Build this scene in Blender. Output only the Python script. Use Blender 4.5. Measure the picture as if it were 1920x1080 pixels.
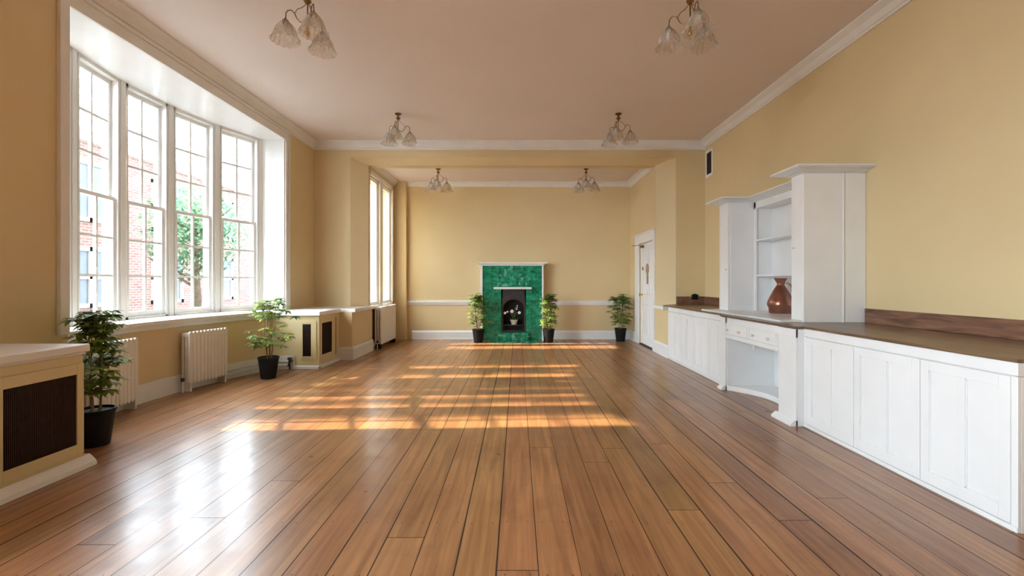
import bpy, bmesh, math, random
from mathutils import Vector, Matrix
PI = math.pi
for o in list(bpy.data.objects): bpy.data.objects.remove(o)
S = bpy.context.scene
C = S.collection

# ---------------------------------------------------------------- camera, sky, sun, exposure
cd = bpy.data.cameras.new('camera'); cam = bpy.data.objects.new('camera', cd); C.objects.link(cam)
cam.location = (0, 0, 1.3); cam.rotation_euler = (PI/2, 0, 0)
cd.sensor_width = 36; cd.lens = 870/1920*36; cd.clip_start = .05; cd.clip_end = 300
cd.shift_x = -10/1920; cd.shift_y = -10/1920
S.camera = cam
W = bpy.data.worlds.new('sky'); S.world = W; W.use_nodes = True
bg = W.node_tree.nodes['Background']; bg.inputs[0].default_value = (.77, .885, 1, 1); bg.inputs[1].default_value = 1.0
# the sky is brightest on the sun's side of the house and dimmer opposite it
_N, _L = W.node_tree.nodes, W.node_tree.links
_tc = _N.new('ShaderNodeTexCoord'); _dp = _N.new('ShaderNodeVectorMath'); _dp.operation = 'DOT_PRODUCT'; _L.new(_tc.outputs['Generated'], _dp.inputs[0])
_dp.inputs[1].default_value = Vector((-1, -.12, .25)).normalized()
_mr = _N.new('ShaderNodeMapRange'); _mr.interpolation_type = 'SMOOTHSTEP'; _L.new(_dp.outputs['Value'], _mr.inputs['Value'])
_mr.inputs['From Min'].default_value = -.1; _mr.inputs['From Max'].default_value = 1.0; _mr.inputs['To Min'].default_value = 5.0; _mr.inputs['To Max'].default_value = 34.0
_L.new(_mr.outputs['Result'], bg.inputs[1])
sd = bpy.data.lights.new('sun', 'SUN'); sd.energy = 19; sd.angle = math.radians(.9); sd.color = (1, .86, .66)
sun = bpy.data.objects.new('sun', sd); C.objects.link(sun); sun.location = (-20, -5, 16)
sun.rotation_euler = Vector((1, .05, -.66)).to_track_quat('-Z', 'Y').to_euler()
def portal(loc, rot, sx, sy):
    l = bpy.data.lights.new('daylight_portal', 'AREA'); l.shape = 'RECTANGLE'; l.size = sx; l.size_y = sy; l.cycles.is_portal = True
    o = bpy.data.objects.new('daylight_portal', l); o.location = loc; o.rotation_euler = rot; C.objects.link(o)
portal((-5.0, 5.66, 2.25), (0, -PI/2, 0), 2.9, 3.9)
portal((-3.3, 9.55, 2.15), (0, -PI/2, 0), 2.6, 1.7)
portal((-4.4, -.3, 2.25), (0, -PI/2, 0), 2.7, 2.7)
vs = S.view_settings
S.display_settings.display_device = 'sRGB'
vs.view_transform = 'Standard'; vs.look = 'None'; vs.gamma = 1; vs.use_curve_mapping = False; vs.exposure = 0.3

# ---------------------------------------------------------------- materials
def nm(name):
    m = bpy.data.materials.new(name); m.use_nodes = True
    return m, m.node_tree.nodes, m.node_tree.links, m.node_tree.nodes['Principled BSDF']
def math_n(N, L, op, a, b=None, c=None):
    n = N.new('ShaderNodeMath'); n.operation = op
    for i, v in enumerate((a, b, c)):
        if v is None: continue
        if isinstance(v, (int, float)): n.inputs[i].default_value = v
        else: L.new(v, n.inputs[i])
    return n.outputs[0]
def paint(name, col, rough=.5, var=.04, scale=3.0, bump=.0, metal=0, spec=None, coat=0):
    m, N, L, B = nm(name)
    tc = N.new('ShaderNodeTexCoord'); no = N.new('ShaderNodeTexNoise'); no.inputs['Scale'].default_value = scale; no.inputs['Detail'].default_value = 4
    L.new(tc.outputs['Object'], no.inputs['Vector'])
    r = N.new('ShaderNodeValToRGB')
    r.color_ramp.elements[0].position = .3; r.color_ramp.elements[1].position = .7
    r.color_ramp.elements[0].color = [c*(1-var) for c in col]+[1]; r.color_ramp.elements[1].color = [min(1, c*(1+var)) for c in col]+[1]
    L.new(no.outputs[0], r.inputs[0]); L.new(r.outputs[0], B.inputs['Base Color'])
    B.inputs['Roughness'].default_value = rough; B.inputs['Metallic'].default_value = metal
    if spec is not None: B.inputs['Specular IOR Level'].default_value = spec
    B.inputs['Coat Weight'].default_value = coat; B.inputs['Coat Roughness'].default_value = .1
    if bump:
        n2 = N.new('ShaderNodeTexNoise'); n2.inputs['Scale'].default_value = 60; L.new(tc.outputs['Object'], n2.inputs['Vector'])
        b = N.new('ShaderNodeBump'); b.inputs['Strength'].default_value = bump; b.inputs['Distance'].default_value = .01
        L.new(n2.outputs[0], b.inputs['Height']); L.new(b.outputs[0], B.inputs['Normal'])
    return m
YEL = paint('yellow_wall_paint', (.72, .56, .31), .55, .03, 1.2, .04)
YELG = paint('yellow_gloss_paint', (.70, .57, .31), .3, .03, 2)
WHT = paint('white_gloss_paint', (.86, .855, .845), .28, .02, 4)
WHTM = paint('white_satin_paint', (.82, .80, .77), .42, .03, 4)
CEIL = paint('ceiling_paint', (.80, .71, .66), .7, .02, .8)
RADM = paint('radiator_enamel', (.80, .75, .68), .35, .03, 8)
PIPE = paint('pipe_paint', (.72, .70, .66), .4, .05, 8)
BLK = paint('black_plastic', (.008, .008, .009), .5, .2, 10, spec=.2)
IRON = paint('cast_iron', (.03, .026, .028), .5, .3, 14)
BLKM = paint('flat_black', (.004, .004, .004), .8, .2, 10)  # even near-black for the firebox
MESHM = paint('brown_mesh', (.028, .013, .009), .5, .25, 25, spec=.2)
GAPM = paint('gap_shade', (.03, .02, .012), .8, .2, 10)  # shade inside gaps, put into the colour
BRASS = paint('aged_brass', (.22, .13, .06), .3, .25, 25, 0, 1)
BRASSP = paint('polished_brass', (.6, .42, .15), .25, .1, 25, 0, 1)
SOIL = paint('potting_soil', (.03, .018, .01), .9, .4, 40)
STEM = paint('plant_stem', (.17, .13, .06), .6, .25, 20)
TIMB = paint('brown_wood_ornament', (.42, .28, .17), .5, .2, 10)
PETAL = paint('white_petal', (.85, .85, .82), .5, .03, 10)
CERAM = paint('cream_ceramic', (.72, .66, .60), .25, .05, 10)
BARK = paint('tree_bark', (.14, .10, .07), .9, .3, 8)
PAVE = paint('courtyard_paving', (.13, .13, .13), .85, .15, 3)

def copper():
    m, N, L, B = nm('copper')
    tc = N.new('ShaderNodeTexCoord'); v = N.new('ShaderNodeTexVoronoi'); v.inputs['Scale'].default_value = 28; L.new(tc.outputs['Object'], v.inputs['Vector'])
    no = N.new('ShaderNodeTexNoise'); no.inputs['Scale'].default_value = 9; L.new(tc.outputs['Object'], no.inputs['Vector'])
    r = N.new('ShaderNodeValToRGB'); r.color_ramp.elements[0].color = (.26, .11, .075, 1); r.color_ramp.elements[1].color = (.50, .25, .18, 1)
    L.new(no.outputs[0], r.inputs[0]); L.new(r.outputs[0], B.inputs['Base Color'])
    b = N.new('ShaderNodeBump'); b.inputs['Strength'].default_value = .25; b.inputs['Distance'].default_value = .004
    L.new(v.outputs[0], b.inputs['Height']); L.new(b.outputs[0], B.inputs['Normal'])
    B.inputs['Metallic'].default_value = 1; B.inputs['Roughness'].default_value = .28
    return m
COPPER = copper()

def leafmat(name, c0, c1, rough=.35):
    m, N, L, B = nm(name)
    tc = N.new('ShaderNodeTexCoord'); no = N.new('ShaderNodeTexNoise'); no.inputs['Scale'].default_value = 9
    L.new(tc.outputs['Object'], no.inputs['Vector'])
    r = N.new('ShaderNodeValToRGB'); r.color_ramp.elements[0].position = .35; r.color_ramp.elements[1].position = .68
    r.color_ramp.elements[0].color = c0+(1,); r.color_ramp.elements[1].color = c1+(1,)
    L.new(no.outputs[0], r.inputs[0]); L.new(r.outputs[0], B.inputs['Base Color']); B.inputs['Roughness'].default_value = rough; B.inputs['Specular IOR Level'].default_value = .25
    t = N.new('ShaderNodeBsdfTranslucent'); L.new(r.outputs[0], t.inputs[0])
    mx = N.new('ShaderNodeMixShader'); mx.inputs[0].default_value = .42
    L.new(B.outputs[0], mx.inputs[1]); L.new(t.outputs[0], mx.inputs[2]); L.new(mx.outputs[0], N['Material Output'].inputs[0])
    return m
LEAF = leafmat('umbrella_plant_leaf', (.07, .15, .025), (.42, .52, .13), .5)
TREEL = leafmat('tree_leaf', (.09, .24, .12), (.3, .46, .26), .5)

def glass():
    m, N, L, B = nm('window_glass'); N.remove(B)
    t = N.new('ShaderNodeBsdfTransparent'); t.inputs[0].default_value = (.97, .985, .98, 1)
    g = N.new('ShaderNodeBsdfGlossy'); g.inputs['Roughness'].default_value = .02
    f = N.new('ShaderNodeLayerWeight'); f.inputs[0].default_value = .5
    k = math_n(N, L, 'MULTIPLY_ADD', math_n(N, L, 'POWER', f.outputs['Facing'], 5), .6, .03)
    mx = N.new('ShaderNodeMixShader'); L.new(k, mx.inputs[0]); L.new(t.outputs[0], mx.inputs[1]); L.new(g.outputs[0], mx.inputs[2])
    L.new(mx.outputs[0], N['Material Output'].inputs[0]); return m
GLASS = glass()
def shade_glass():
    m, N, L, B = nm('etched_shade_glass')
    t = N.new('ShaderNodeBsdfTransparent'); t.inputs[0].default_value = (.93, .91, .88, 1)
    B.inputs['Base Color'].default_value = (.82, .80, .76, 1); B.inputs['Roughness'].default_value = .12
    tc = N.new('ShaderNodeTexCoord'); sp = N.new('ShaderNodeSeparateXYZ'); L.new(tc.outputs['Object'], sp.inputs[0])
    a = math_n(N, L, 'ARCTAN2', sp.outputs[1], sp.outputs[0]); a = math_n(N, L, 'MULTIPLY', a, 14); a = math_n(N, L, 'SINE', a)
    no = N.new('ShaderNodeTexNoise'); no.inputs['Scale'].default_value = 38; L.new(tc.outputs['Object'], no.inputs['Vector'])
    lw = N.new('ShaderNodeLayerWeight'); lw.inputs[0].default_value = .35
    k = math_n(N, L, 'MULTIPLY_ADD', a, .08, .10)
    k = math_n(N, L, 'MULTIPLY_ADD', lw.outputs['Facing'], .40, k)
    n2 = math_n(N, L, 'MULTIPLY_ADD', no.outputs[0], .5, -.26)
    k = math_n(N, L, 'ADD', k, n2); 
    mx = N.new('ShaderNodeMixShader'); L.new(k, mx.inputs[0]); L.new(t.outputs[0], mx.inputs[1]); L.new(B.outputs[0], mx.inputs[2])
    L.new(mx.outputs[0], N['Material Output'].inputs[0]); return m
SHADE = shade_glass()

def floormat():
    m, N, L, B = nm('varnished_floorboards')
    tc = N.new('ShaderNodeTexCoord'); sp = N.new('ShaderNodeSeparateXYZ'); L.new(tc.outputs['Object'], sp.inputs[0])
    w = .19
    u = math_n(N, L, 'DIVIDE', math_n(N, L, 'ADD', sp.outputs[0], 40*w-.286), w)
    idx = math_n(N, L, 'FLOOR', u); fr = math_n(N, L, 'FRACT', u)
    wn = N.new('ShaderNodeTexWhiteNoise'); wn.noise_dimensions = '1D'; L.new(idx, wn.inputs['W'])
    wn2 = N.new('ShaderNodeTexWhiteNoise'); wn2.noise_dimensions = '1D'; L.new(math_n(N, L, 'ADD', idx, 77.3), wn2.inputs['W'])
    ln = math_n(N, L, 'MULTIPLY_ADD', wn2.outputs[0], 2.0, 2.6)
    v = math_n(N, L, 'ADD', math_n(N, L, 'DIVIDE', math_n(N, L, 'ADD', sp.outputs[1], 30), ln), math_n(N, L, 'MULTIPLY', wn.outputs[0], 9))
    jd = math_n(N, L, 'FLOOR', v); jf = math_n(N, L, 'FRACT', v)
    cv = N.new('ShaderNodeCombineXYZ'); L.new(idx, cv.inputs[0]); L.new(jd, cv.inputs[1])
    pr = N.new('ShaderNodeTexWhiteNoise'); pr.noise_dimensions = '3D'; L.new(cv.outputs[0], pr.inputs[0])
    # gaps (width differs between boards and wanders along them)
    gn = N.new('ShaderNodeTexNoise'); gn.inputs['Scale'].default_value = 1.1; L.new(tc.outputs['Object'], gn.inputs['Vector'])
    gw = math_n(N, L, 'MULTIPLY', math_n(N, L, 'MULTIPLY_ADD', wn2.outputs[0], .026, .007), math_n(N, L, 'MULTIPLY_ADD', gn.outputs[0], 1.6, .1))
    ed = math_n(N, L, 'MINIMUM', fr, math_n(N, L, 'SUBTRACT', 1, fr))
    g1 = math_n(N, L, 'LESS_THAN', ed, gw)
    je = math_n(N, L, 'MULTIPLY', math_n(N, L, 'MINIMUM', jf, math_n(N, L, 'SUBTRACT', 1, jf)), ln)
    g2 = math_n(N, L, 'LESS_THAN', je, .0025)
    gap = math_n(N, L, 'MAXIMUM', g1, g2)
    # grain
    mp = N.new('ShaderNodeMapping'); mp.inputs['Scale'].default_value = (26, 1.3, 1)
    L.new(tc.outputs['Object'], mp.inputs[0])
    ad = N.new('ShaderNodeVectorMath'); ad.operation = 'ADD'; L.new(mp.outputs[0], ad.inputs[0])
    sc = N.new('ShaderNodeVectorMath'); sc.operation = 'SCALE'; L.new(pr.outputs['Color'], sc.inputs[0]); sc.inputs['Scale'].default_value = 60; L.new(sc.outputs[0], ad.inputs[1])
    gr = N.new('ShaderNodeTexNoise'); gr.inputs['Scale'].default_value = 1; gr.inputs['Detail'].default_value = 5; gr.inputs['Distortion'].default_value = .6; L.new(ad.outputs[0], gr.inputs['Vector'])
    r = N.new('ShaderNodeValToRGB'); e = r.color_ramp.elements
    e[0].position = .25; e[0].color = (.20, .082, .031, 1); e[1].position = .75; e[1].color = (.43, .21, .086, 1)
    L.new(gr.outputs[0], r.inputs[0])
    hs = N.new('ShaderNodeHueSaturation'); L.new(r.outputs[0], hs.inputs['Color'])
    L.new(math_n(N, L, 'MULTIPLY_ADD', pr.outputs[0], .32, .84), hs.inputs['Value'])
    L.new(math_n(N, L, 'MULTIPLY_ADD', wn.outputs[0], .014, .493), hs.inputs['Hue'])
    # worn stains and nail heads
    st = N.new('ShaderNodeTexNoise'); st.inputs['Scale'].default_value = 1.6; st.inputs['Detail'].default_value = 6; st.inputs['Roughness'].default_value = .7; L.new(tc.outputs['Object'], st.inputs['Vector'])
    sr = N.new('ShaderNodeValToRGB'); sr.color_ramp.elements[0].position = .33; sr.color_ramp.elements[0].color = (.55, .5, .5, 1); sr.color_ramp.elements[1].position = .5; sr.color_ramp.elements[1].color = (1, 1, 1, 1)
    L.new(st.outputs[0], sr.inputs[0])
    mu = N.new('ShaderNodeMix'); mu.data_type = 'RGBA'; mu.blend_type = 'MULTIPLY'; mu.inputs[0].default_value = .5; L.new(hs.outputs[0], mu.inputs[6]); L.new(sr.outputs[0], mu.inputs[7])
    nx = math_n(N, L, 'MULTIPLY', math_n(N, L, 'SUBTRACT', math_n(N, L, 'ABSOLUTE', math_n(N, L, 'SUBTRACT', fr, .5)), .3), w)
    ny = math_n(N, L, 'MULTIPLY', math_n(N, L, 'SUBTRACT', math_n(N, L, 'FRACT', math_n(N, L, 'DIVIDE', math_n(N, L, 'MULTIPLY_ADD', wn.outputs[0], .03, sp.outputs[1]), .46)), .5), .46)
    nail = math_n(N, L, 'LESS_THAN', math_n(N, L, 'ADD', math_n(N, L, 'MULTIPLY', nx, nx), math_n(N, L, 'MULTIPLY', ny, ny)), .000022)
    dk = math_n(N, L, 'MAXIMUM', math_n(N, L, 'MULTIPLY', gap, .92), math_n(N, L, 'MULTIPLY', nail, .75))
    m2 = N.new('ShaderNodeMix'); m2.data_type = 'RGBA'; L.new(dk, m2.inputs[0]); L.new(mu.outputs[2], m2.inputs[6]); m2.inputs[7].default_value = (.02, .012, .008, 1)
    L.new(m2.outputs[2], B.inputs['Base Color'])
    rn = N.new('ShaderNodeTexNoise'); rn.inputs['Scale'].default_value = 5; rn.inputs['Detail'].default_value = 6; L.new(tc.outputs['Object'], rn.inputs['Vector'])
    rr = math_n(N, L, 'MULTIPLY_ADD', rn.outputs[0], .2, .22)
    L.new(math_n(N, L, 'MAXIMUM', rr, math_n(N, L, 'MULTIPLY', gap, .9)), B.inputs['Roughness'])
    B.inputs['Specular IOR Level'].default_value = .25
    hw = N.new('ShaderNodeTexNoise'); hw.inputs['Scale'].default_value = 2.2; hw.inputs['Detail'].default_value = 2
    mp2 = N.new('ShaderNodeMapping'); mp2.inputs['Scale'].default_value = (3, 1, 1); L.new(tc.outputs['Object'], mp2.inputs[0]); L.new(mp2.outputs[0], hw.inputs['Vector'])
    hh = math_n(N, L, 'MULTIPLY', hw.outputs[0], .4)
    L.new(math_n(N, L, 'MULTIPLY_ADD', st.outputs[0], .7, -.02), B.inputs['Coat Weight']); L.new(math_n(N, L, 'MULTIPLY_ADD', rn.outputs[0], .26, .06), B.inputs['Coat Roughness'])
    cn = N.new('ShaderNodeTexNoise'); cn.inputs['Scale'].default_value = 7; cn.inputs['Detail'].default_value = 3; mp3 = N.new('ShaderNodeMapping'); mp3.inputs['Scale'].default_value = (.6, 1.6, 1)
    L.new(tc.outputs['Object'], mp3.inputs[0]); L.new(mp3.outputs[0], cn.inputs['Vector'])
    cbp = N.new('ShaderNodeBump'); cbp.inputs['Strength'].default_value = .09; cbp.inputs['Distance'].default_value = .02
    L.new(cn.outputs[0], cbp.inputs['Height']); L.new(cbp.outputs[0], B.inputs['Coat Normal'])
    b = N.new('ShaderNodeBump'); b.inputs['Strength'].default_value = .16; b.inputs['Distance'].default_value = .01
    L.new(hh, b.inputs['Height']); L.new(b.outputs[0], B.inputs['Normal'])
    return m
FLOORM = floormat()

def woodmat(name, c0, c1, sx, rough=.3):
    m, N, L, B = nm(name)
    tc = N.new('ShaderNodeTexCoord'); mp = N.new('ShaderNodeMapping'); mp.inputs['Scale'].default_value = sx; L.new(tc.outputs['Object'], mp.inputs[0])
    gr = N.new('ShaderNodeTexNoise'); gr.inputs['Scale'].default_value = 1; gr.inputs['Detail'].default_value = 7; gr.inputs['Distortion'].default_value = 1.2; L.new(mp.outputs[0], gr.inputs['Vector'])
    r = N.new('ShaderNodeValToRGB'); r.color_ramp.elements[0].position = .3; r.color_ramp.elements[1].position = .72
    r.color_ramp.elements[0].color = c0+(1,); r.color_ramp.elements[1].color = c1+(1,)
    L.new(gr.outputs[0], r.inputs[0]); L.new(r.outputs[0], B.inputs['Base Color']); B.inputs['Roughness'].default_value = rough
    return m
WORK = woodmat('dark_worktop_wood', (.085, .045, .022), (.27, .165, .09), (20, 1.2, 20), .28)
SPLASH = woodmat('reddish_upstand_wood', (.10, .04, .022), (.30, .145, .085), (9, 2.2, 22), .4)

def tile(name, vert=False, pale=False):
    m, N, L, B = nm(name)
    tc = N.new('ShaderNodeTexCoord'); sp = N.new('ShaderNodeSeparateXYZ'); L.new(tc.outputs['Object'], sp.inputs[0])
    cb = N.new('ShaderNodeCombineXYZ')
    yz = math_n(N, L, 'ADD', sp.outputs[2], math_n(N, L, 'MULTIPLY', sp.outputs[1], 1.0))
    if vert: L.new(yz, cb.inputs[0]); L.new(sp.outputs[0], cb.inputs[1])
    else: L.new(sp.outputs[0], cb.inputs[0]); L.new(yz, cb.inputs[1])
    br = N.new('ShaderNodeTexBrick'); br.inputs['Scale'].default_value = 1; br.inputs['Brick Width'].default_value = .15; br.inputs['Row Height'].default_value = .05
    br.inputs['Mortar Size'].default_value = .0022; br.inputs['Bias'].default_value = 0
    br.inputs['Color1'].default_value = (.008, .24, .12, 1); br.inputs['Color2'].default_value = (.03, .42, .235, 1); br.inputs['Mortar'].default_value = (.02, .08, .05, 1)
    L.new(cb.outputs[0], br.inputs[0])
    no = N.new('ShaderNodeTexNoise'); no.inputs['Scale'].default_value = 14; no.inputs['Detail'].default_value = 4; L.new(tc.outputs['Object'], no.inputs['Vector'])
    r = N.new('ShaderNodeValToRGB'); r.color_ramp.elements[0].position = .35; r.color_ramp.elements[0].color = (.5, .5, .5, 1); r.color_ramp.elements[1].position = .6; r.color_ramp.elements[1].color = (1, 1, 1, 1)
    if pale:
        e = r.color_ramp.elements.new(.66); e.color = (1, 1, 1, 1); r.color_ramp.elements[2].color = (1, 1, 1, 1)
    L.new(no.outputs[0], r.inputs[0])
    mu = N.new('ShaderNodeMix'); mu.data_type = 'RGBA'; mu.blend_type = 'MULTIPLY'; mu.inputs[0].default_value = 1; L.new(br.outputs[0], mu.inputs[6]); L.new(r.outputs[0], mu.inputs[7])
    if pale:  # pale blotches put the glaze highlights into the tile colour
        n3 = N.new('ShaderNodeTexNoise'); n3.inputs['Scale'].default_value = 11; n3.inputs['Detail'].default_value = 3; L.new(tc.outputs['Object'], n3.inputs['Vector'])
        r3 = N.new('ShaderNodeValToRGB'); r3.color_ramp.elements[0].position = .55; r3.color_ramp.elements[1].position = .62; L.new(n3.outputs[0], r3.inputs[0])
        m3 = N.new('ShaderNodeMix'); m3.data_type = 'RGBA'; L.new(math_n(N, L, 'MULTIPLY', r3.outputs[0], .45), m3.inputs[0]); L.new(mu.outputs[2], m3.inputs[6]); m3.inputs[7].default_value = (.3, .66, .6, 1)
        L.new(m3.outputs[2], B.inputs['Base Color'])
    else: L.new(mu.outputs[2], B.inputs['Base Color'])
    B.inputs['Roughness'].default_value = .16
    b = N.new('ShaderNodeBump'); b.inputs['Strength'].default_value = .5; b.inputs['Distance'].default_value = .006
    L.new(math_n(N, L, 'SUBTRACT', no.outputs[0], br.outputs['Fac']), b.inputs['Height']); L.new(b.outputs[0], B.inputs['Normal'])
    return m
TILE = tile('green_glazed_tile'); TILEV = tile('green_glazed_upright_tile', True, True)

def brickmat():
    m, N, L, B = nm('red_brick')
    tc = N.new('ShaderNodeTexCoord'); sp = N.new('ShaderNodeSeparateXYZ'); L.new(tc.outputs['Object'], sp.inputs[0])
    cb = N.new('ShaderNodeCombineXYZ'); L.new(math_n(N, L, 'ADD', sp.outputs[0], sp.outputs[1]), cb.inputs[0]); L.new(sp.outputs[2], cb.inputs[1])
    br = N.new('ShaderNodeTexBrick'); br.inputs['Scale'].default_value = 1; br.inputs['Brick Width'].default_value = .23; br.inputs['Row Height'].default_value = .08; br.inputs['Mortar Size'].default_value = .01
    br.inputs['Color1'].default_value = (.36, .17, .15, 1); br.inputs['Color2'].default_value = (.43, .25, .22, 1); br.inputs['Mortar'].default_value = (.5, .46, .44, 1)
    L.new(cb.outputs[0], br.inputs[0]); L.new(br.outputs[0], B.inputs['Base Color']); B.inputs['Roughness'].default_value = .9
    return m
BRICK = brickmat()
DGLASS = paint('dark_pane', (.24, .27, .34), .1, .1, 3)
STONE = paint('pale_stone', (.72, .70, .66), .8, .06, 4)

# ---------------------------------------------------------------- mesh helpers
class MB:
    def __init__(s): s.v = []; s.f = []; s.sm = []
    def add(s, vs, fs, smooth=False, M=None):
        n = len(s.v)
        for p in vs:
            p = Vector(p); s.v.append(M @ p if M else p)
        for f in fs: s.f.append([n+i for i in f]); s.sm.append(smooth)
        return s
    def box(s, x0, x1, y0, y1, z0, z1, M=None):
        return s.add([(x0,y0,z0),(x1,y0,z0),(x1,y1,z0),(x0,y1,z0),(x0,y0,z1),(x1,y0,z1),(x1,y1,z1),(x0,y1,z1)],
                     [(3,2,1,0),(4,5,6,7),(0,1,5,4),(1,2,6,5),(2,3,7,6),(3,0,4,7)], False, M)
    def prism(s, poly, a, b, axis='z', M=None):
        n = len(poly)
        def P(p, t): return {'z': (p[0], p[1], t), 'y': (p[0], t, p[1]), 'x': (t, p[0], p[1])}[axis]
        vs = [P(p, a) for p in poly]+[P(p, b) for p in poly]
        return s.add(vs, [tuple(range(n))[::-1], tuple(range(n, 2*n))]+[(i, (i+1) % n, (i+1) % n+n, i+n) for i in range(n)], False, M)
    def tube(s, pts, r, seg=8, M=None, cap=True):
        pts = [Vector(p) for p in pts]; n = len(pts); rs = r if isinstance(r, (list, tuple)) else [r]*n
        vs = []; up = None
        for i, p in enumerate(pts):
            t = (pts[min(i+1, n-1)]-pts[max(i-1, 0)]).normalized()
            if up is None: up = Vector((0, 0, 1)) if abs(t.z) < .9 else Vector((1, 0, 0))
            a = t.cross(up).normalized(); up = a.cross(t).normalized()
            for k in range(seg):
                q = 2*PI*k/seg; vs.append(p+(a*math.cos(q)+up*math.sin(q))*rs[i])
        fs = [(i*seg+k, i*seg+(k+1) % seg, (i+1)*seg+(k+1) % seg, (i+1)*seg+k) for i in range(n-1) for k in range(seg)]
        if cap: fs += [tuple(range(seg))[::-1], tuple(range((n-1)*seg, n*seg))]
        return s.add(vs, fs, True, M)
    def lathe(s, prof, c=(0,0,0), seg=24, M=None, closed=False):
        vs = [(c[0]+r*math.cos(2*PI*k/seg), c[1]+r*math.sin(2*PI*k/seg), c[2]+z) for r, z in prof for k in range(seg)]
        n = len(prof)
        fs = [(i*seg+k, i*seg+(k+1) % seg, (i+1)*seg+(k+1) % seg, (i+1)*seg+k) for i in range(n-1) for k in range(seg)]
        if closed: fs += [((n-1)*seg+k, (n-1)*seg+(k+1) % seg, (k+1) % seg, k) for k in range(seg)]
        else: fs += [tuple(range(seg))[::-1], tuple(range((n-1)*seg, n*seg))]
        return s.add(vs, fs, True, M)
    def build(s, name, mat, parent=None, bevel=0, origin=None):
        me = bpy.data.meshes.new(name); o0 = Vector(origin) if origin else Vector((0, 0, 0))
        me.from_pydata([v-o0 for v in s.v], [], s.f); me.polygons.foreach_set('use_smooth', s.sm)
        bm = bmesh.new(); bm.from_mesh(me); bmesh.ops.recalc_face_normals(bm, faces=bm.faces); bm.to_mesh(me); bm.free()
        me.materials.append(mat)
        if any(s.sm): me.set_sharp_from_angle(angle=math.radians(42))
        o = bpy.data.objects.new(name, me); C.objects.link(o)
        if parent: o.parent = parent
        if origin: o.location = o0
        if bevel:
            b = o.modifiers.new('bevel', 'BEVEL'); b.width = bevel; b.segments = 2; b.limit_method = 'ANGLE'; b.angle_limit = math.radians(40)
        return o
def tag(o, label=None, cat=None, group=None, kind=None):
    if label: o['label'] = label
    if cat: o['category'] = cat
    if group: o['group'] = group
    if kind: o['kind'] = kind
    return o
def struct(name, mb, mat, label, cat, bevel=0):
    return tag(mb.build(name, mat, None, bevel), label, cat, None, 'structure')
def empty(name, loc, label, cat, group=None, rz=0, kind=None):
    o = bpy.data.objects.new(name, None); o.empty_display_size = .1; o.location = loc; o.rotation_euler = (0, 0, rz); C.objects.link(o)
    return tag(o, label, cat, group, kind)
def copy_tree(o, parent=None):
    c = o.copy(); C.objects.link(c); c.parent = parent
    for ch in list(o.children): copy_tree(ch, c)
    return c

# ---------------------------------------------------------------- dimensions (metres; camera at the origin looking along +y)
XL, XR, YB = -3.74, 3.46, 8.55            # main room walls and the face of the dividing beam
ZC, ZC2 = 3.90, 3.61                      # ceilings
XL2, XR2, YF = -2.80, 2.60, 10.67         # far bay of the room
YN = -7.5                                 # wall behind the camera
BC = Vector((-.54, 5.66)); BR = 3.98      # circle of the bow window
A0 = math.radians(26.5)
def arc(R, a): return (BC.x-R*math.cos(a), BC.y+R*math.sin(a))
LC = Vector((.75, 5.05)); LR = 4.8        # circle of the wall under the bow
def larc(R, y): return LC.x-math.sqrt(R*R-(y-LC.y)**2)

# ---------------------------------------------------------------- shell
struct('floor', MB().box(-5.2, 3.8, YN-.2, YF+.3, -.2, 0), FLOORM, 'worn varnished orange-brown floorboards', 'floor')
struct('ceiling', MB().box(-4.3, 3.8, YN-.2, 8.75, ZC, ZC+.2), CEIL, 'pale pinkish plaster ceiling of the main room', 'ceiling')
struct('ceiling_far', MB().box(-3.3, 3.1, 8.6, YF+.3, ZC2, ZC2+.2), CEIL, 'lower plaster ceiling above the fireplace end', 'ceiling')
wl = MB()
wl.box(-4.3, XL, YN, -1.6, 0, ZC); wl.box(-4.3, XL, -1.6, 1.0, 0, .9); wl.box(-4.3, XL, -1.6, 1.0, 3.6, ZC)
wl.box(-4.3, XL, 1.0, 3.86, 0, ZC); wl.box(-4.3, XL, 3.86, 7.46, 3.62, ZC); wl.box(-4.3, XL, 7.46, YB+.3, 0, ZC); wl.box(-4.3, XL, 7.0, 7.46, 0, .80)
struct('wall_left', wl, YEL, 'yellow wall around the big bow window', 'wall')
lw = MB(); ys = [3.86+(7.0-3.86)*i/24 for i in range(25)]
inn = [(min(larc(LR+.025, y), XL), y) for y in ys]
out = [arc(BR+.22, -A0*1.02+2*A0*1.02*i/20) for i in range(21)][::-1]
lw.prism(inn+[(-4.3, 7.0)]+out+[(-4.3, 3.86)], 0, .82)
struct('wall_bow', lw, YEL, 'low curved yellow wall under the bow window', 'wall')
struct('wall_right', MB().box(XR, 3.7, YN, 8.9, 0, ZC), YEL, 'long yellow wall behind the white cabinets', 'wall')
struct('wall_near', MB().box(-4.3, 3.7, YN-.2, YN, 0, ZC), YEL, 'yellow wall behind the camera', 'wall')
struct('wall_far', MB().box(-3.3, 3.1, YF, YF+.2, 0, ZC2+.1), YEL, 'yellow end wall behind the fireplace', 'wall')
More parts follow.
